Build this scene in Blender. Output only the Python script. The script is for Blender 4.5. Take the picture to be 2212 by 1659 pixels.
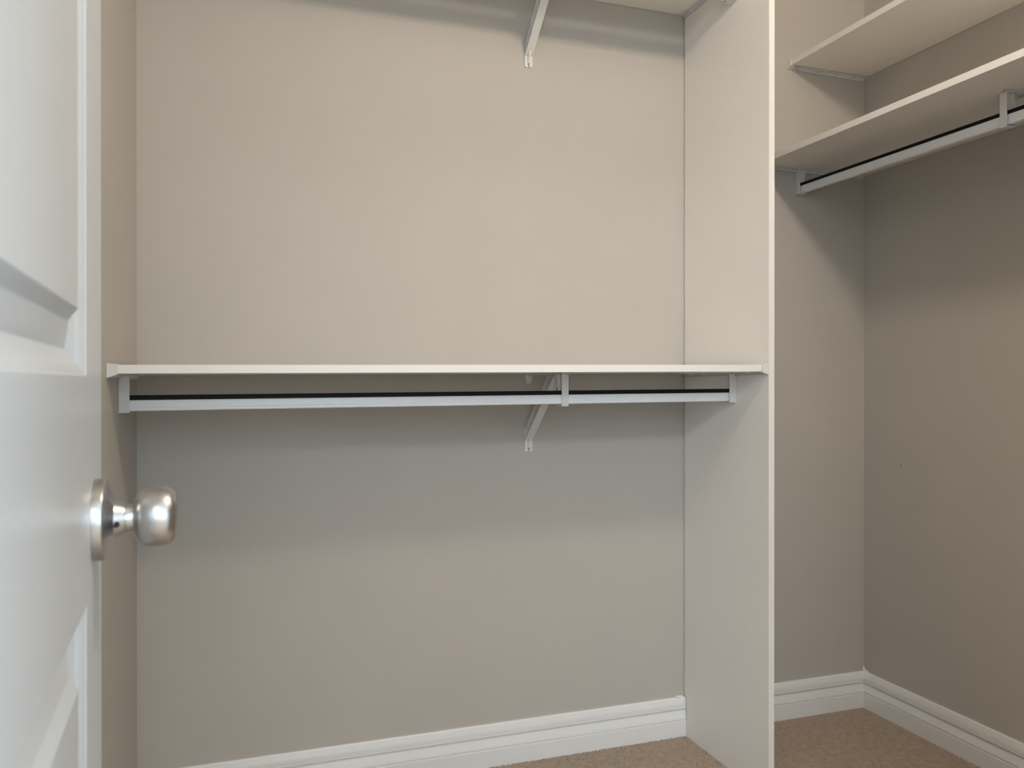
import bpy, bmesh, math, random
import numpy as np
from mathutils import Vector, Matrix

for o in list(bpy.data.objects):
    bpy.data.objects.remove(o)
SC = bpy.context.scene
COL = SC.collection
R = math.radians

# ------------------------------------------------------------------ camera
F_PX = 1764.0
cd = bpy.data.cameras.new('camera')
cam = bpy.data.objects.new('camera', cd)
COL.objects.link(cam)
cd.sensor_fit = 'HORIZONTAL'
cd.sensor_width = 36.0
cd.lens = F_PX / 2212 * 36.0
cd.clip_start = 0.02
cam.location = (0, 0, 1.0)
cam.rotation_euler = (R(90 - 0.113), 0, R(-18.96))
cd.dof.use_dof = True
cd.dof.focus_distance = 1.95
cd.dof.aperture_fstop = 9.6
SC.camera = cam

# ------------------------------------------------------------------ light + exposure
SC.view_settings.view_transform = 'Standard'
SC.view_settings.look = 'None'
SC.view_settings.gamma = 1.0
SC.view_settings.use_curve_mapping = False
SC.view_settings.exposure = 0.0
w = bpy.data.worlds.new('world')
SC.world = w
w.use_nodes = True
w.node_tree.nodes['Background'].inputs[0].default_value = (0.75, 0.87, 1.0, 1)
w.node_tree.nodes['Background'].inputs[1].default_value = 0.6
LAMP_STRENGTH = 150.0
LAMP_COLOR = (1.0, 0.865, 0.72)
LAMP_POS = (0.88, 0.51, 2.275)
ADDED_FILL_STRENGTH = 33.0  # added unseen bedroom fill light, brightens the lower back wall
ADDED_FILL_COLOR = (0.94, 0.965, 1.0)
ADDED_FILL_POS = (-0.35, -1.7)
dl = bpy.data.lights.new('window_daylight', 'AREA')
dl.shape = 'RECTANGLE'
dl.size, dl.size_y = 1.6, 1.53
dl.energy = 50.0
dl.color = (0.62, 0.84, 1.0)
dlo = bpy.data.objects.new('window_daylight', dl)
COL.objects.link(dlo)
dlo.location = (-0.70, -2.38, 1.615)
dlo.rotation_euler = (R(90), 0, 0)
dl3 = bpy.data.lights.new('added_rear_daylight', 'AREA')  # added unseen daylight source, cools the left part of the closet
dl3.shape = 'RECTANGLE'
dl3.size, dl3.size_y = 0.8, 1.53
dl3.energy = 24.0
dl3.color = (0.58, 0.82, 1.0)
dlo3 = bpy.data.objects.new('added_rear_daylight', dl3)
COL.objects.link(dlo3)
dlo3.location = (1.10, -2.38, 1.615)
dlo3.rotation_euler = (R(90), 0, 0)
dl2 = bpy.data.lights.new('added_side_daylight', 'AREA')  # added unseen daylight source, lights the open door from the side
dl2.shape = 'RECTANGLE'
dl2.size, dl2.size_y = 1.0, 1.4
dl2.energy = 90.0
dl2.color = (0.70, 0.86, 1.0)
dlo2 = bpy.data.objects.new('added_side_daylight', dl2)
COL.objects.link(dlo2)
dlo2.location = (2.98, -1.50, 1.45)
dlo2.rotation_euler = (R(90), 0, R(90))

# ------------------------------------------------------------------ materials
def mat(name, color, rough=0.5, metal=0.0, bump=0.0, bump_scale=300, var=0.0, var_scale=3.0, spec=0.5, coat=0.0):
    m = bpy.data.materials.new(name)
    m.use_nodes = True
    nt = m.node_tree
    b = nt.nodes['Principled BSDF']
    b.inputs['Base Color'].default_value = (*color, 1)
    b.inputs['Roughness'].default_value = rough
    b.inputs['Metallic'].default_value = metal
    b.inputs['Specular IOR Level'].default_value = spec
    b.inputs['Coat Weight'].default_value = coat
    tc = nt.nodes.new('ShaderNodeTexCoord')
    if bump:
        n = nt.nodes.new('ShaderNodeTexNoise')
        n.inputs['Scale'].default_value = bump_scale
        n.inputs['Detail'].default_value = 3
        nt.links.new(tc.outputs['Object'], n.inputs['Vector'])
        bp = nt.nodes.new('ShaderNodeBump')
        bp.inputs['Strength'].default_value = bump
        bp.inputs['Distance'].default_value = 0.001
        nt.links.new(n.outputs['Fac'], bp.inputs['Height'])
        nt.links.new(bp.outputs['Normal'], b.inputs['Normal'])
    if var:
        n = nt.nodes.new('ShaderNodeTexNoise')
        n.inputs['Scale'].default_value = var_scale
        n.inputs['Detail'].default_value = 4
        nt.links.new(tc.outputs['Object'], n.inputs['Vector'])
        r = nt.nodes.new('ShaderNodeValToRGB')
        r.color_ramp.elements[0].position = 0.3
        r.color_ramp.elements[1].position = 0.7
        r.color_ramp.elements[0].color = (*[c * (1 - var) for c in color], 1)
        r.color_ramp.elements[1].color = (*[min(1, c * (1 + var)) for c in color], 1)
        nt.links.new(n.outputs['Fac'], r.inputs['Fac'])
        nt.links.new(r.outputs['Color'], b.inputs['Base Color'])
    return m

WALL = (0.492, 0.464, 0.424)
M_wall = mat('greige_wall_paint', WALL, 0.55, bump=0.06, bump_scale=420, var=0.012, var_scale=5, spec=0.3)
M_wall_right = mat('greige_wall_paint_scuffed', WALL, 0.55, bump=0.06, bump_scale=420, spec=0.3)
M_ceiling = mat('ceiling_paint', (0.80, 0.79, 0.76), 0.9, bump=0.3, bump_scale=160)
M_trim = mat('white_trim_paint', (0.80, 0.79, 0.775), 0.38, bump=0.05, bump_scale=60, spec=0.4)
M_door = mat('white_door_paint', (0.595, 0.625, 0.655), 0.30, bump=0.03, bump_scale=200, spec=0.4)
M_board = mat('white_melamine', (0.865, 0.835, 0.79), 0.45, var=0.008, var_scale=8, bump=0.03, bump_scale=700, spec=0.35)
M_edge = mat('white_edge_band', (0.82, 0.795, 0.765), 0.40, spec=0.35)
M_plastic = mat('white_bracket_plastic', (0.72, 0.71, 0.69), 0.42, bump=0.02, bump_scale=400)
M_rod = mat('satin_white_rod_enamel', (0.83, 0.85, 0.87), 0.35)
M_black = mat('black_glide_plastic', (0.008, 0.007, 0.0075), 0.6, spec=0.2)
M_screw = mat('screw_steel', (0.55, 0.54, 0.52), 0.32, metal=1.0)
M_chrome = mat('brushed_chrome', (0.52, 0.52, 0.525), 0.28, metal=1.0)
M_carpet = mat('beige_carpet', (0.45, 0.362, 0.285), 0.95, bump=0.5, bump_scale=350, var=0.11, var_scale=60, spec=0.1)
M_gap = mat('dark_hole', (0.02, 0.02, 0.02), 0.8)
M_caulk = mat('white_caulk', (0.82, 0.81, 0.79), 0.6)

# small scuff mark on the right wall paint
def add_scuff(m, center, radius):
    nt = m.node_tree
    b = nt.nodes['Principled BSDF']
    tc = nt.nodes.new('ShaderNodeTexCoord')
    mp = nt.nodes.new('ShaderNodeVectorMath'); mp.operation = 'SUBTRACT'
    mp.inputs[1].default_value = center
    sc = nt.nodes.new('ShaderNodeVectorMath'); sc.operation = 'MULTIPLY'
    sc.inputs[1].default_value = (1, 1.5, 0.9)
    ln = nt.nodes.new('ShaderNodeVectorMath'); ln.operation = 'LENGTH'
    ramp = nt.nodes.new('ShaderNodeMapRange')
    ramp.inputs['From Min'].default_value = radius * 0.5
    ramp.inputs['From Max'].default_value = radius
    ramp.inputs['To Min'].default_value = 0.55
    ramp.inputs['To Max'].default_value = 0.0
    mx = nt.nodes.new('ShaderNodeMix'); mx.data_type = 'RGBA'
    mx.inputs['A'].default_value = (*WALL, 1)
    mx.inputs['B'].default_value = (0.15, 0.14, 0.13, 1)
    L = nt.links.new
    L(tc.outputs['Object'], mp.inputs[0]); L(mp.outputs[0], sc.inputs[0]); L(sc.outputs[0], ln.inputs[0])
    L(ln.outputs['Value'], ramp.inputs['Value']); L(ramp.outputs[0], mx.inputs['Factor'])
    L(mx.outputs['Result'], b.inputs['Base Color'])
add_scuff(M_wall_right, (1.855, 1.893, 0.755), 0.006)

# ------------------------------------------------------------------ helpers
def box(bm, lo, hi, bev=0.0, seg=2, fn=None):
    t = bmesh.new()
    bmesh.ops.create_cube(t, size=1.0)
    for v in t.verts:
        v.co = Vector([lo[i] + (v.co[i] + 0.5) * (hi[i] - lo[i]) for i in range(3)])
    if bev:
        bmesh.ops.bevel(t, geom=list(t.edges), offset=bev, segments=seg, affect='EDGES', profile=0.5)
    merge(bm, t, fn)

def prism(bm, poly, axis_lo, axis_hi, fn, bev=0.0):
    """poly: list of 2D points; fn(p, q, r) -> 3D; extruded from axis_lo to axis_hi along r."""
    t = bmesh.new()
    a = [t.verts.new((p[0], p[1], axis_lo)) for p in poly]
    b = [t.verts.new((p[0], p[1], axis_hi)) for p in poly]
    t.faces.new(a); t.faces.new(list(reversed(b)))
    n = len(poly)
    for i in range(n):
        t.faces.new((a[i], b[i], b[(i + 1) % n], a[(i + 1) % n]))
    bmesh.ops.recalc_face_normals(t, faces=t.faces)
    if bev:
        bmesh.ops.bevel(t, geom=list(t.edges), offset=bev, segments=2, affect='EDGES', profile=0.5)
    merge(bm, t, lambda v: fn(*v))

def merge(bm, t, fn=None):
    vs = [bm.verts.new(fn(v.co) if fn else v.co) for v in t.verts]
    t.verts.index_update()
    for f in t.faces:
        try:
            bm.faces.new([vs[v.index] for v in f.verts])
        except ValueError:
            pass
    t.free()

def dome(bm, c, r, h, axis, nseg=14, nring=4):
    """low screw-head dome standing on plane through c, facing axis"""
    axis = Vector(axis).normalized()
    u = axis.orthogonal().normalized(); v = axis.cross(u)
    c = Vector(c)
    rings = []
    for i in range(nring):
        a = i / nring * math.pi / 2
        rr, hh = r * math.cos(a), h * math.sin(a)
        rings.append([bm.verts.new(c + axis * hh + (u * math.cos(2 * math.pi * k / nseg) + v * math.sin(2 * math.pi * k / nseg)) * rr) for k in range(nseg)])
    top = bm.verts.new(c + axis * h)
    for i in range(nring - 1):
        for k in range(nseg):
            bm.faces.new((rings[i][k], rings[i][(k + 1) % nseg], rings[i + 1][(k + 1) % nseg], rings[i + 1][k]))
    for k in range(nseg):
        bm.faces.new((rings[-1][k], rings[-1][(k + 1) % nseg], top))
    bm.faces.new(list(reversed(rings[0])))

def lathe(bm, prof, origin, axis, nseg=48, cap0=True, cap1=True):
    """prof: (distance along axis, radius)"""
    axis = Vector(axis).normalized()
    u = axis.orthogonal().normalized(); v = axis.cross(u)
    o = Vector(origin)
    rings = []
    for (d, r) in prof:
        rings.append([bm.verts.new(o + axis * d + (u * math.cos(2 * math.pi * k / nseg) + v * math.sin(2 * math.pi * k / nseg)) * r) for k in range(nseg)])
    for i in range(len(rings) - 1):
        for k in range(nseg):
            bm.faces.new((rings[i][k], rings[i][(k + 1) % nseg], rings[i + 1][(k + 1) % nseg], rings[i + 1][k]))
    if cap0: bm.faces.new(list(reversed(rings[0])))
    if cap1: bm.faces.new(rings[-1])

ORIGIN = {}
def finish(name, bm, m, parent=None, smooth=None, base=None):
    bmesh.ops.recalc_face_normals(bm, faces=bm.faces)
    off = Vector((0, 0, 0))
    if parent is not None:
        off = ORIGIN[parent.name]
    elif base is not None:
        off = Vector(base)
    for v in bm.verts:
        v.co -= off
    me = bpy.data.meshes.new(name)
    bm.to_mesh(me); bm.free()
    me.materials.append(m)
    if smooth is not None:
        for p in me.polygons: p.use_smooth = True
        try:
            me.set_sharp_from_angle(angle=R(smooth))
        except Exception:
            pass
    o = bpy.data.objects.new(name, me)
    COL.objects.link(o)
    ORIGIN[o.name] = off.copy()
    if parent is not None:
        o.parent = parent
    else:
        o.location = off
    return o

def thing(name, label, cat, loc, group=None, kind=None):
    o = bpy.data.objects.new(name, None)
    o.empty_display_size = 0.05
    COL.objects.link(o)
    o.location = loc
    o['label'] = label
    if cat: o['category'] = cat
    if group: o['group'] = group
    if kind: o['kind'] = kind
    ORIGIN[o.name] = Vector(loc)
    return o

def structure(o, label=None):
    o['kind'] = 'structure'
    if label: o['label'] = label
    return o

def new(): return bmesh.new()

# ------------------------------------------------------------------ room dimensions
YB = 2.04            # back wall
XR = 1.855           # right wall
YF = 0.115           # closet side of the front wall
ZC = 2.46
def xl(y): return -0.2045 - 0.030 * (YB - y)     # left wall is a touch out of square

# floor (carpet backing) : closet and room behind
bm = new(); box(bm, (-2.2, -2.5, -0.05), (3.0, YB + 0.1, -0.007))
floor = structure(finish('floor', bm, M_carpet), 'beige cut pile carpet floor of the closet')

# carpet pile: tufts on the part of the floor in view
rng = np.random.default_rng(7)
def tufts(x0, x1, y0, y1, sp):
    nx, ny = int((x1 - x0) / sp), int((y1 - y0) / sp)
    gx, gy = np.meshgrid(np.arange(nx), np.arange(ny))
    px = x0 + (gx.ravel() + rng.random(nx * ny)) * sp
    py = y0 + (gy.ravel() + rng.random(nx * ny)) * sp
    return px, py
pxs, pys = zip(*[tufts(1.2345, XR - 0.014, 1.30, YB - 0.014, 0.0031), tufts(0.35, 1.2175, 1.55, YB - 0.014, 0.0031)])
px, py = np.concatenate(pxs), np.concatenate(pys)
n = len(px)
ang = rng.random(n) * 2 * np.pi
rad = 0.0016 + rng.random(n) * 0.0010
h = 0.0062 + rng.random(n) * 0.0014
lx, ly = (rng.random(n) - .5) * 0.003, (rng.random(n) - .5) * 0.003
V = np.zeros((n, 6, 3))
for k in range(3):
    a = ang + k * 2.094
    V[:, k, 0] = px + np.cos(a) * rad; V[:, k, 1] = py + np.sin(a) * rad; V[:, k, 2] = -0.0075
    V[:, k + 3, 0] = px + lx + np.cos(a) * rad * .75; V[:, k + 3, 1] = py + ly + np.sin(a) * rad * .75; V[:, k + 3, 2] = -0.0075 + h
base = np.arange(n)[:, None, None] * 6
fq = np.array([[0, 1, 4, 3], [1, 2, 5, 4], [2, 0, 3, 5]])[None] + base
ft = np.array([[3, 4, 5]])[None] + base
me = bpy.data.meshes.new('carpet_pile')
me.vertices.add(n * 6); me.vertices.foreach_set('co', V.ravel())
nl = n * 15
loops = np.concatenate([fq.reshape(n, 12), ft.reshape(n, 3)], axis=1).ravel()
me.loops.add(nl); me.loops.foreach_set('vertex_index', loops.astype(np.int32))
starts = (np.arange(n)[:, None] * 15 + np.array([0, 4, 8, 12])[None]).ravel()
me.polygons.add(n * 4); me.polygons.foreach_set('loop_start', starts.astype(np.int32))
me.update(calc_edges=True); me.validate()
me.materials.append(M_carpet)
pile = bpy.data.objects.new('carpet_pile', me); COL.objects.link(pile)
pile['kind'] = 'stuff'; pile.parent = floor

# walls
bm = new(); box(bm, (-0.35, YB, -0.05), (XR + 0.1, YB + 0.1, ZC + 0.1))
structure(finish('wall_back', bm, M_wall), 'greige painted back wall of the closet')
bm = new()
prism(bm, [(xl(YB), YB), (xl(YF), YF), (xl(YF) - 0.1, YF), (xl(YB) - 0.1, YB)], -0.05, ZC + 0.1, lambda x, y, z: Vector((x, y, z)))
structure(finish('wall_left', bm, M_wall), 'narrow greige left wall beside the open door')
bm = new(); box(bm, (XR, YF - 0.12, -0.05), (XR + 0.1, YB, ZC + 0.1))
structure(finish('wall_right', bm, M_wall_right), 'greige right wall behind the two right shelves')
bm = new()
DX0, DX1, DZ = -0.118, 0.640, 2.045
box(bm, (-2.2, -0.005, -0.05), (DX0, YF, ZC + 0.1))
box(bm, (DX1, -0.005, -0.05), (3.0, YF, ZC + 0.1))
box(bm, (DX0, -0.005, DZ), (DX1, YF, ZC + 0.1))
structure(finish('wall_front', bm, M_wall), 'front wall of the closet with the doorway')
bm = new(); box(bm, (-2.2, -2.5, ZC), (3.0, YB + 0.1, ZC + 0.08))
structure(finish('ceiling', bm, M_ceiling), 'white ceiling of the closet')
# door casing / jamb lining
bm = new()
box(bm, (DX0, -0.02, 0), (DX0 + 0.016, YF + 0.0, DZ), 0.002)
box(bm, (DX1 - 0.016, -0.02, 0), (DX1, YF + 0.012, DZ), 0.002)
box(bm, (DX0, -0.02, DZ - 0.016), (DX1, YF + 0.0, DZ), 0.002)
structure(finish('trim_1', bm, M_trim), 'white jamb lining of the doorway')

# bedroom shell behind the camera, with its daylight window and two added ones
M_bed = mat('bedroom_wall_paint', (0.72, 0.71, 0.69), 0.7)
WX0, WX1, WZ0, WZ1 = -1.5, 0.1, 0.85, 2.38
VX0, VX1 = 0.7, 1.5
bm = new()
box(bm, (-2.2, -2.5, -0.05), (WX0, -2.4, ZC + 0.1)); box(bm, (WX1, -2.5, -0.05), (VX0, -2.4, ZC + 0.1)); box(bm, (VX1, -2.5, -0.05), (3.0, -2.4, ZC + 0.1))
box(bm, (VX0, -2.5, -0.05), (VX1, -2.4, WZ0)); box(bm, (VX0, -2.5, WZ1), (VX1, -2.4, ZC + 0.1))
box(bm, (WX0, -2.5, -0.05), (WX1, -2.4, WZ0)); box(bm, (WX0, -2.5, WZ1), (WX1, -2.4, ZC + 0.1))
structure(finish('wall_bedroom', bm, M_bed), 'bedroom wall with a window opposite the closet')
bm = new(); box(bm, (-2.3, -2.5, -0.05), (-2.2, 0.0, ZC + 0.1))
structure(finish('wall_bedroom_left', bm, M_bed), 'left wall of the bedroom')
bm = new()
box(bm, (3.0, -2.5, -0.05), (3.1, -2.0, ZC + 0.1)); box(bm, (3.0, -1.0, -0.05), (3.1, 0.0, ZC + 0.1))
box(bm, (3.0, -2.0, -0.05), (3.1, -1.0, 0.75)); box(bm, (3.0, -2.0, 2.15), (3.1, -1.0, ZC + 0.1))
structure(finish('wall_bedroom_right', bm, M_bed), 'right wall of the bedroom')
win = thing('window_1', 'white framed bedroom window opposite the closet doorway', None, (-0.70, -2.4, WZ0), kind='structure')
bm = new()
for lo, hi in (((WX0, -2.47, WZ0), (WX0 + .05, -2.4, WZ1)), ((WX1 - .05, -2.47, WZ0), (WX1, -2.4, WZ1)),
               ((WX0, -2.47, WZ0), (WX1, -2.4, WZ0 + .05)), ((WX0, -2.47, WZ1 - .05), (WX1, -2.4, WZ1)),
               ((-0.725, -2.46, WZ0), (-0.675, -2.41, WZ1))):
    box(bm, lo, hi, 0.004)
finish('window_frame', bm, M_trim, win)
added_win3 = thing('added_rear_window', 'added narrow white framed bedroom window, unseen, for cool light at the closet left', None, (1.1, -2.4, WZ0), kind='structure')  # unseen window added around the extra rear daylight
bm = new()
for lo, hi in (((VX0, -2.47, WZ0), (VX0 + .05, -2.4, WZ1)), ((VX1 - .05, -2.47, WZ0), (VX1, -2.4, WZ1)),
               ((VX0, -2.47, WZ0), (VX1, -2.4, WZ0 + .05)), ((VX0, -2.47, WZ1 - .05), (VX1, -2.4, WZ1))):
    box(bm, lo, hi, 0.004)
finish('window_frame', bm, M_trim, added_win3)
added_win2 = thing('added_side_window', 'added white framed side window of the bedroom, unseen, for cool light on the door', None, (3.0, -1.5, 0.75), kind='structure')  # unseen window added around the extra side daylight
bm = new()
for lo, hi in (((3.0, -2.0, .75), (3.07, -1.95, 2.15)), ((3.0, -1.05, .75), (3.07, -1.0, 2.15)),
               ((3.0, -2.0, .75), (3.07, -1.0, .80)), ((3.0, -2.0, 2.10), (3.07, -1.0, 2.15)), ((3.01, -2.0, 1.43), (3.06, -1.0, 1.47))):
    box(bm, lo, hi, 0.004)
finish('window_frame', bm, M_trim, added_win2)

# ------------------------------------------------------------------ baseboards
HB = 0.1065
PROF = [(0, -.007), (.0140, -.007), (.0140, .0418), (.0134, .0434), (.0100, .0440), (.0100, .0454), (.0126, .0462),
        (.0122, .0500), (.0106, .0560), (.0088, .0630), (.0072, .0690), (.0066, .0735), (.0070, .0750),
        (.0110, .0756), (.0114, .0775), (.0110, .0800), (.0088, .0806), (.0088, .0816), (.0108, .0822), (.0106, .0855),
        (.0082, .0862), (.0082, .0871), (.0098, .0878), (.0088, .0930), (.0072, .0985), (.0060, .1035), (.0040, HB), (0, HB)]
def baseboard(name, p0, p1, nrm, label, m0=0, m1=0):
    """p0->p1 along the wall, nrm out of the wall; m0/m1 mitre sign at the ends"""
    p0, p1, nrm = Vector((*p0, 0)), Vector((*p1, 0)), Vector((*nrm, 0))
    d = (p1 - p0).normalized()
    bm = new()
    A = [bm.verts.new(p0 + nrm * q + d * q * m0 + Vector((0, 0, z))) for q, z in PROF]
    B = [bm.verts.new(p1 + nrm * q - d * q * m1 + Vector((0, 0, z))) for q, z in PROF]
    for i in range(len(PROF) - 1):
        bm.faces.new((A[i], A[i + 1], B[i + 1], B[i]))
    bm.faces.new(A); bm.faces.new(list(reversed(B)))
    return structure(finish(name, bm, M_trim, base=p0), label)
bb_back = baseboard('baseboard_back', (xl(YB), YB), (XR, YB), (0, -1), 'white moulded baseboard along the back wall', 1, 1)
bb_right = baseboard('baseboard_right', (XR, YB), (XR, YF), (-1, 0), 'white moulded baseboard along the right wall', 1, 0)
bb_left = baseboard('baseboard_left', (xl(YB), YB), (xl(YF), YF), (1, 0), 'white moulded baseboard along the left wall', 1, 0)

def caulk(parent, c, s, seed):
    rnd = random.Random(seed)
    bm = new()
    bmesh.ops.create_icosphere(bm, subdivisions=2, radius=1.0)
    for v in bm.verts:
        k = 1 + rnd.uniform(-.22, .22)
        v.co = Vector((v.co.x * s[0] * k, v.co.y * s[1] * k, v.co.z * s[2] * k)) + Vector(c)
    return finish('caulk_blob', bm, M_caulk, parent, smooth=60)
caulk(bb_back, (XR - 0.003, YB - 0.003, HB + 0.004), (.004, .004, .010), 1)
caulk(bb_right, (XR - 0.002, YB - 0.010, HB + 0.001), (.004, .010, .004), 2)
caulk(bb_back, (1.201, YB - 0.003, HB + 0.001), (.011, .004, .004), 3)
caulk(bb_back, (xl(YB) + .004, YB - 0.004, HB + 0.003), (.004, .004, .006), 4)

# ------------------------------------------------------------------ divider panel
PX0, PX1, PY0 = 1.218, 1.2338, 1.6506
panel = thing('divider_panel', 'tall white melamine divider panel standing on the carpet beside the right niche', 'panel', (PX0, PY0, 0))
notch = [(2.0260 - .0165 + .0, z) for z in (-.004,)]
poly = [(PY0 + .0006, -.004), (2.0232, -.004), (2.0232, .0900), (2.0240, .1000), (2.0268, .1070), (2.0320, .1105), (2.0350, .1135), (2.0358, .1200), (2.0358, 1.10), (2.0346, 1.19), (2.0358, 1.28), (2.0358, ZC - .001), (PY0 + .0006, ZC - .001)]
bm = new(); prism(bm, poly, PX0, PX1, lambda y, z, x: Vector((x, y, z)))
finish('board', bm, M_board, panel)
bm = new(); box(bm, (PX0 + .0002, PY0 - .0004, -.004), (PX1 - .0002, PY0 + .0008, ZC - .001), 0.0004, 1)
o = finish('edge_band', bm, M_edge, panel); o['label'] = 'brighter white front edge strip'

# ------------------------------------------------------------------ shelf systems
T = 0.0163
def screw(parent, c, axis, r=.0036, h=.0024):
    bm = new(); dome(bm, c, r, h, axis)
    return finish('screw', bm, M_screw, parent, smooth=50)

def end_bracket(label, O, d, s, D, socket_at=None, tilt=lambda v: v, skew=0.0, lift=0.0, group='shelf end brackets'):
    """O: corner of back wall and side wall at shelf underside; d out of the back wall, s out of the side wall"""
    O, d, s = Vector(O), Vector(d), Vector(s)
    def P(dd, ss, zz):
        return tilt(O + d * dd + s * (ss - skew * dd) + Vector((0, 0, zz)))
    base = P(0.01, 0, -.02)
    root = thing('shelf_end_bracket', label, 'bracket', base, group)
    f = lambda v: P(v[0], v[1], v[2])
    # support rail: wall flange, shelf flange, gussets
    bm = new()
    prism(bm, [(.008, -.0112), (D - .016, -.0072), (D - .009, 0), (.001, 0)], .0002, .0022, lambda a, z, q: P(a, q, z))
    box(bm, (.001, .0002, -.0022), (D - .016, .0160, -.0002), .0005, 1, f)
    prism(bm, [(.008, -.0112), (D - .016, -.0072), (D - .016, -.0060), (.008, -.0098)], .0002, .0042, lambda a, z, q: P(a, q, z))
    rail = finish('support_rail', bm, M_plastic, root)
    k = 0.045
    while k < D - .03:
        bm = new()
        zr = -.0104 + .0040 * k / D
        prism(bm, [(.002, zr), (.0040, zr), (.0150, -.002), (.002, -.002)], k, k + .0018, lambda q, z, a: P(a, q, z))
        k += .068
        finish('gusset_rib', bm, M_plastic, root)
    # front end cap
    bm = new()
    prism(bm, [(.0002, -.0085), (.0190, -.0015), (.0190, T + .0012), (.0002, T + .0030)], D - .012, D + .0022, lambda q, z, a: P(a, q, z), 0.0006)
    prism(bm, [(.0002, T + .0004), (.0150, T + .0004), (.0140, T + .0010), (.0002, T + .0026)], D - .050, D - .011, lambda q, z, a: P(a, q, z))
    finish('end_cap', bm, M_plastic, root)
    for q in (.045, D - .115):
        screw(root, P(q, .010, -.0022), (0, 0, -1))
    screw(root, P(D - .026, .012, -.0022), (0, 0, -1))
    if socket_at is not None:
        c = socket_at
        bm = new()
        prism(bm, [(c - .022, -.002), (c + .0135, -.002), (c + .0135, -.077 + lift), (c - .0115, -.077 + lift), (c - .0125, -.045)], .0022, .0046, lambda a, z, q: P(a, q, z))
        zb = -.077 + lift
        box(bm, (c + .0112, .0003, zb), (c + .0137, .0202, -.0035), .0006, 1, f)
        box(bm, (c - .0130, .0003, zb), (c - .0107, .0200, zb + .029), .0006, 1, f)
        box(bm, (c - .0125, .0004, zb + .0002), (c + .0130, .0204, zb + .0022), .0006, 1, f)
        finish('rod_socket', bm, M_plastic, root)
    return root

def mid_bracket(label, O, a, o, ro, tilt=lambda v: v, lift=0.0, group='shelf and rod brackets'):
    """O: point on the wall at shelf underside; a along the wall, o out of the wall, ro rod centre distance"""
    O, a, o = Vector(O), Vector(a), Vector(o)
    def P(aa, oo, zz):
        return tilt(O + a * aa + o * oo + Vector((0, 0, zz)))
    f = lambda v: P(v[0], v[1], v[2])
    root = thing('shelf_bracket', label, 'bracket', P(0, 0, -.206), group)
    W = .0107
    S = ro + .0125
    # arm
    bm = new()
    box(bm, (-W, .0005, -.0032), (W, S + .012, -.0003), .0006, 1, f)
    prism(bm, [(-W, -.003), (W, -.003), (W - .0025, -.022), (W - .005, -.0255), (-W + .006, -.0255), (-W + .0035, -.022)], .0004, .0032, lambda p, z, q: P(p, q, z))
    finish('top_arm', bm, M_plastic, root)
    # foot plate with slot
    bm = new()
    prism(bm, [(-W, -.140), (W, -.140), (W, -.2035), (W - .0025, -.206), (.0022, -.206), (.0020, -.2000), (-.0020, -.2000), (-.0022, -.206), (-W + .0025, -.206), (-W, -.2035)],
          .0004, .0034, lambda p, z, q: P(p, q, z))
    finish('foot_plate', bm, M_plastic, root)
    # brace: two flanges, centre web, ribs, foot fin
    U0, U1 = Vector((.003, -.1460)), Vector((.172, -.006))
    L0, L1 = Vector((.003, -.1745)), Vector((.205, -.008))
    bm = new()
    def flange(p, q, t):
        dr = (q - p).normalized(); nn = Vector((-dr.y, dr.x)) * t
        prism(bm, [(p.x, p.y), (q.x, q.y), (q.x + nn.x, q.y + nn.y), (p.x + nn.x, p.y + nn.y)], -W, W, lambda oo, z, aa: P(aa, oo, z))
    flange(U0, U1, .0024); flange(L0, L1, -.0026)
    prism(bm, [tuple(U0), tuple(U1), tuple(L1), tuple(L0)], -.0012, .0012, lambda oo, z, aa: P(aa, oo, z))
    for k in (.10, .30, .50, .70, .90):
        p = U0.lerp(U1, k); q = L0.lerp(L1, max(0, k - .06))
        dr = (q - p).normalized(); nn = Vector((-dr.y, dr.x)) * .0018
        prism(bm, [(p.x, p.y), (q.x, q.y), (q.x + nn.x, q.y + nn.y), (p.x + nn.x, p.y + nn.y)], -W + .0008, W - .0008, lambda oo, z, aa: P(aa, oo, z))
    prism(bm, [(.003, -.160), (.020, -.1585), (.0045, -.197), (.003, -.197)], -.0028, .0028, lambda oo, z, aa: P(aa, oo, z))
    finish('brace', bm, M_plastic, root)
    # hook strap round the rod
    bm = new()
    s = .0088
    box(bm, (-s, S - .0028, -.0795 + lift), (s, S, -.0005), .0007, 1, f)
    box(bm, (-s + .0003, ro - .0118, -.0790 + lift), (s - .0003, S - .0014, -.0762 + lift), .0005, 1, f)
    box(bm, (-s, ro - .0125, -.0790 + lift), (s, ro - .0100, -.004), .0006, 1, f)
    box(bm, (-s - .0015, ro - .030, -.034), (-s + .001, ro - .010, -.002), .0005, 1, f)
    box(bm, (-.001, ro - .0115, -.040), (.001, S - .001, -.002), 0, 1, f)
    finish('rod_hook', bm, M_plastic, root)
    screw(root, P(0, .0034, -.1975), o, .0038, .0030)
    screw(root, P(.004, S + .0065, -.0032), (0, 0, -1), .0034, .0026)
    screw(root, P(-.005, .030, -.0032), (0, 0, -1), .0034, .0026)
    return root

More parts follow.
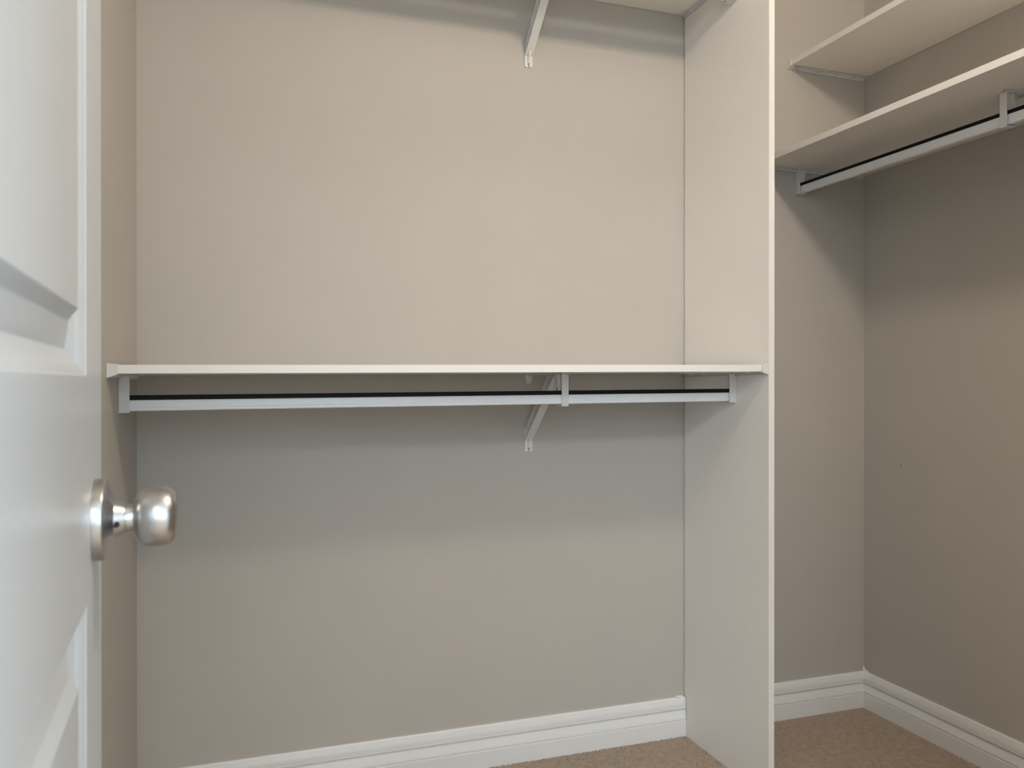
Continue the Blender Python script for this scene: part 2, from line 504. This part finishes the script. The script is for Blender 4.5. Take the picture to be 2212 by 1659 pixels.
def rod(label, P0, P1, side, tilt=lambda v: v, group='closet rods'):
    """P0,P1: centre of the rod line at shelf underside height; side: horizontal unit vector across"""
    P0, P1, side = Vector(P0), Vector(P1), Vector(side)
    root = thing('closet_rod', label, 'closet rod', tilt(P0 + Vector((0, 0, -.074))), group)
    dr = (P1 - P0)
    half = [(.0022, -.0742), (.0052, -.0738), (.0070, -.0725), (.0075, -.0705), (.0071, -.0690), (.0068, -.0682), (.0072, -.0674), (.0075, -.0655),
            (.0075, -.0540), (.0068, -.0522), (.0054, -.0515)]
    pr = half + [(-x, z) for x, z in reversed(half)]
    bm = new()
    prism(bm, pr, 0, 1, lambda q, z, t: tilt(P0 + dr * t + side * q + Vector((0, 0, z))))
    finish('rod_rail', bm, M_rod, root, smooth=35)
    pg = [(.0056, -.0518), (.0062, -.0450), (.0052, -.0430), (.0032, -.0421), (-.0032, -.0421), (-.0052, -.0430), (-.0062, -.0450), (-.0056, -.0518)]
    bm = new()
    prism(bm, pg, 0.0005, .9995, lambda q, z, t: tilt(P0 + dr * t + side * q + Vector((0, 0, z))))
    g = finish('glide_strip', bm, M_black, root, smooth=35); g['label'] = 'black glide strip along the top'
    return root

def shelf(label, lo, hi, z, front, tilt=lambda v: v, group='closet shelves'):
    """lo,hi: xy corners; front: 'y' (front edge at lo.y) or 'x' (front edge at lo.x)"""
    root = thing('closet_shelf', label, 'shelf', tilt(Vector((lo[0], lo[1], z))), group)
    e = .0008
    b_lo = [lo[0] + (e if front == 'x' else 0), lo[1] + (e if front == 'y' else 0), z]
    bm = new(); box(bm, b_lo, (hi[0], hi[1], z + T), 0, 1, lambda v: tilt(v.copy()))
    finish('board', bm, M_board, root)
    bm = new()
    if front == 'y':
        box(bm, (lo[0], lo[1], z + .0001), (hi[0], lo[1] + e, z + T - .0001), .0003, 1, lambda v: tilt(v.copy()))
    else:
        box(bm, (lo[0], lo[1], z + .0001), (lo[0] + e, hi[1], z + T - .0001), .0003, 1, lambda v: tilt(v.copy()))
    o = finish('edge_band', bm, M_edge, root); o['label'] = 'brighter white front edge strip'
    return root

RO = 0.243
SD = YB - 1.652
# --- lower left unit (hung slightly out of level, rising to the right)
def t_low(v): return Vector((v.x, v.y, v.z + (v.x + .195) * .00697))
ZL = 1.0161
ys = 1.652
shelf('long white shelf at mid height with a hanging rod and one bracket below', (xl(ys) + .0190, ys), (PX0 - .0192, YB - .0015), ZL, 'y', t_low)
rod('long white hanging rod with black glide strip below the mid height shelf', (xl(YB - RO) + .0050, YB - RO, ZL), (PX0 - .0050, YB - RO, ZL), (0, -1, 0), t_low)
end_bracket('white end bracket on the left wall holding the mid height shelf beside the door', (xl(YB), YB, ZL), (0, -1, 0), (1, 0, 0), SD, RO, t_low, 0.030)
end_bracket('white end bracket on the divider panel at the right end of the mid height shelf', (PX0, YB, ZL), (0, -1, 0), (-1, 0, 0), SD, RO, t_low)
mid_bracket('white diagonal bracket hooked round the rod under the mid height shelf', (.7464, YB, ZL), (1, 0, 0), (0, -1, 0), RO, t_low)
# --- upper left unit
ZU = 2.0426
shelf('high white shelf at the top edge, only its underside showing left of the panel', (xl(ys) + .0190, ys), (PX0 - .0192, YB - .0015), ZU, 'y')
rod('topmost hanging rod under the high left shelf, mostly above the view', (xl(YB - RO) + .0050, YB - RO, ZU + .008), (PX0 - .0050, YB - RO, ZU + .008), (0, -1, 0))
end_bracket('white end bracket high on the left wall, above the view over the door', (xl(YB), YB, ZU), (0, -1, 0), (1, 0, 0), SD, RO, skew=0.030, lift=.008)
end_bracket('white end bracket under the high shelf at the top of the divider panel', (PX0, YB, ZU), (0, -1, 0), (-1, 0, 0), SD, RO, lift=.008)
mid_bracket('white diagonal bracket high on the back wall, reaching out of the top of view', (.7464, YB, ZU), (1, 0, 0), (0, -1, 0), RO, lift=.008)
# --- right niche: upper narrow shelf, lower deep shelf with rod
ZR2, XR2 = 1.9410, 1.571
ZR1, XR1 = 1.6380, 1.466
shelf('narrow upper white shelf on the right wall without a rod', (XR2, YF + .002), (XR - .0015, YB - .0192), ZR2, 'x')
end_bracket('ribbed white end bracket under the narrow upper right shelf in the back corner', (XR, YB, ZR2), (-1, 0, 0), (0, -1, 0), XR - XR2)
shelf('deep lower white shelf on the right wall with a rod slung beneath', (XR1, YF + .002), (XR - .0015, YB - .0192), ZR1, 'x')
end_bracket('white end bracket with rod socket under the lower right shelf, partly behind panel', (XR, YB, ZR1), (-1, 0, 0), (0, -1, 0), XR - XR1, RO)
rod('white hanging rod running towards the viewer under the lower right shelf', (XR - RO, YB - .0050, ZR1), (XR - RO, YF + .002, ZR1), (-1, 0, 0))
mid_bracket('white rod bracket under the lower right shelf at the right picture edge', (XR, 1.344, ZR1), (0, -1, 0), (-1, 0, 0), RO)

# ------------------------------------------------------------------ door
DWID, DTH = 0.71, 0.035
E = Vector((-0.1122, 0.8265, 0)); dv = Vector((-0.0436, 0.99905, 0)); nv = Vector((0.99905, 0.0436, 0))
H = E - dv * DWID
def DP(x, y, z):           # x from hinge to free edge, y out of the visible face
    return H + dv * x + nv * y + Vector((0, 0, z))
door = thing('door_1', 'white panelled closet door standing open at the left, with a round satin knob', None, DP(0, 0, .012), kind='structure')
panels = [(.115, DWID - .115, .2200, .8245), (.115, DWID - .115, 1.0050, 1.9000)]
bm = new()
z0, z1 = .012, 2.030
# leaf: front face cut by panel openings, as strips
def quad(a, b, c, d): bm.faces.new([bm.verts.new(p) for p in (a, b, c, d)])
def rect(xa, xb, za, zb, y): quad(DP(xa, y, za), DP(xb, y, za), DP(xb, y, zb), DP(xa, y, zb))
rect(0, .115, z0, z1, 0); rect(DWID - .115, DWID - .0025, z0, z1, 0)
for za, zb in ((z0, panels[0][2]), (panels[0][3], panels[1][2]), (panels[1][3], z1)):
    rect(.115, DWID - .115, za, zb, 0)
rect(0, DWID - .001, z0, z1, -DTH)
quad(DP(0, 0, z0), DP(0, 0, z1), DP(0, -DTH, z1), DP(0, -DTH, z0))
quad(DP(DWID - .0025, 0, z0), DP(DWID - .0025, 0, z1), DP(DWID, -.0025, z1), DP(DWID, -.0025, z0))
quad(DP(DWID, -.0025, z0), DP(DWID, -.0025, z1), DP(DWID - .001, -DTH, z1), DP(DWID - .001, -DTH, z0))
quad(DP(0, 0, z1), DP(DWID - .0025, 0, z1), DP(DWID - .001, -DTH, z1), DP(0, -DTH, z1))
quad(DP(0, 0, z0), DP(DWID - .0025, 0, z0), DP(DWID - .001, -DTH, z0), DP(0, -DTH, z0))
bmesh.ops.remove_doubles(bm, verts=bm.verts, dist=1e-5)
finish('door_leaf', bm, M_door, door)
RINGS = [(0, 0), (.0012, -.0012), (.0045, -.0024), (.0085, -.0048), (.0100, -.0068), (.0110, -.0076), (.0150, -.0098), (.0195, -.0122), (.0205, -.0124),
         (.0400, -.0074), (.0410, -.0070), (.0478, -.0010), (.0490, -.0003)]
for (xa, xb, za, zb) in panels:
    bm = new(); prev = None
    for ins, dep in RINGS:
        cur = [bm.verts.new(DP(x, dep, z)) for x, z in ((xa + ins, za + ins), (xb - ins, za + ins), (xb - ins, zb - ins), (xa + ins, zb - ins))]
        if prev:
            for i in range(4):
                bm.faces.new((prev[i], prev[(i + 1) % 4], cur[(i + 1) % 4], cur[i]))
        prev = cur
    bm.faces.new(prev)
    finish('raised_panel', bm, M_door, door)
# knob
KX, KZ = DWID - .060, .884
knob = None
bm = new()
lathe(bm, [(0, .0345), (.0076, .0345), (.0086, .0341), (.0092, .0330), (.0122, .0240), (.0148, .0172), (.0156, .0160)], DP(KX, 0, KZ), nv)
rose = finish('knob_rose', bm, M_chrome, door, smooth=60)
rose['label'] = 'round chrome rose plate'
bm = new()
lathe(bm, [(.0150, .0158), (.0236, .0126), (.0240, .0114), (.0250, .0112), (.0254, .0119), (.0290, .0112), (.0312, .0112)], DP(KX, 0, KZ), nv)
finish('knob_neck', bm, M_chrome, door, smooth=40)['label'] = 'chrome neck'
bm = new()
lathe(bm, [(.0300, .0110), (.0312, .0150), (.0328, .0190), (.0352, .0222), (.0390, .0244), (.0440, .0256), (.0500, .0259), (.0550, .0255), (.0590, .0243), (.0622, .0220), (.0644, .0185), (.0657, .0140), (.0664, .0085), (.0666, .003)], DP(KX, 0, KZ), nv)
finish('knob_ball', bm, M_chrome, door, smooth=60)['label'] = 'round chrome grip'
bm = new()
hd = (nv * .55 - dv * .83).normalized()
hc = DP(KX, .0178, KZ - .003) - dv * .0146
lathe(bm, [(-.002, .0026), (.0006, .0026)], hc, -dv, 16)
finish('set_screw_hole', bm, M_gap, door)['label'] = 'dark set screw hole'

# ------------------------------------------------------------------ ceiling lamp (lights the closet), added bedroom fill light
M_lamp = mat('lamp_glass', (.9, .88, .84), 0.4)
b = M_lamp.node_tree.nodes['Principled BSDF']
b.inputs['Emission Color'].default_value = (*LAMP_COLOR, 1)
b.inputs['Emission Strength'].default_value = LAMP_STRENGTH
M_added_fill = mat('added_fill_glow', (.9, .88, .84), 0.4)
b = M_added_fill.node_tree.nodes['Principled BSDF']
b.inputs['Emission Color'].default_value = (*ADDED_FILL_COLOR, 1)
b.inputs['Emission Strength'].default_value = ADDED_FILL_STRENGTH
def ceiling_light(label, x, y, k, m):  # builds the unseen light added to shine through the doorway
    lamp = thing('ceiling_light', label, 'lamp', (x, y, ZC - .001))
    bm = new()
    lathe(bm, [(0, .165 * k), (.012, .165 * k), (.018, .158 * k)], (x, y, ZC - .0005), (0, 0, -1))
    finish('base', bm, M_trim, lamp, smooth=40)
    bm = new()
    lathe(bm, [(.018, .150 * k), (.034, .147 * k), (.050, .134 * k), (.062, .110 * k), (.070, .072 * k), (.074, .028 * k)], (x, y, ZC - .0005), (0, 0, -1), 32)
    finish('fill_glow_dome', bm, m, lamp, smooth=60)
lx, ly, lz = LAMP_POS
lamp = thing('ceiling_light', 'small round closet light on a short stem, seen only as a glint in the knob', 'lamp', (lx, ly, ZC - .001))
bm = new(); lathe(bm, [(0, .058), (.010, .058), (.022, .046), (.028, .020)], (lx, ly, ZC - .0005), (0, 0, -1), 32)
finish('base', bm, M_trim, lamp, smooth=40)
bm = new(); lathe(bm, [(.024, .009), (ZC - lz - .082, .009), (ZC - lz - .080, .030), (ZC - lz - .058, .034)], (lx, ly, ZC - .0005), (0, 0, -1), 24)
finish('stem', bm, M_trim, lamp, smooth=40)
bm = new(); lathe(bm, [(-.060 + .0, .036)] + [(-.075 * math.cos(t * math.pi / 16), .075 * math.sin(t * math.pi / 16)) for t in range(4, 16)] , (lx, ly, lz), (0, 0, -1), 24)
finish('glass_globe', bm, M_lamp, lamp, smooth=60)
ceiling_light('added wide flush bedroom fill light outside the closet doorway, out of view', ADDED_FILL_POS[0], ADDED_FILL_POS[1], 3.0, M_added_fill)
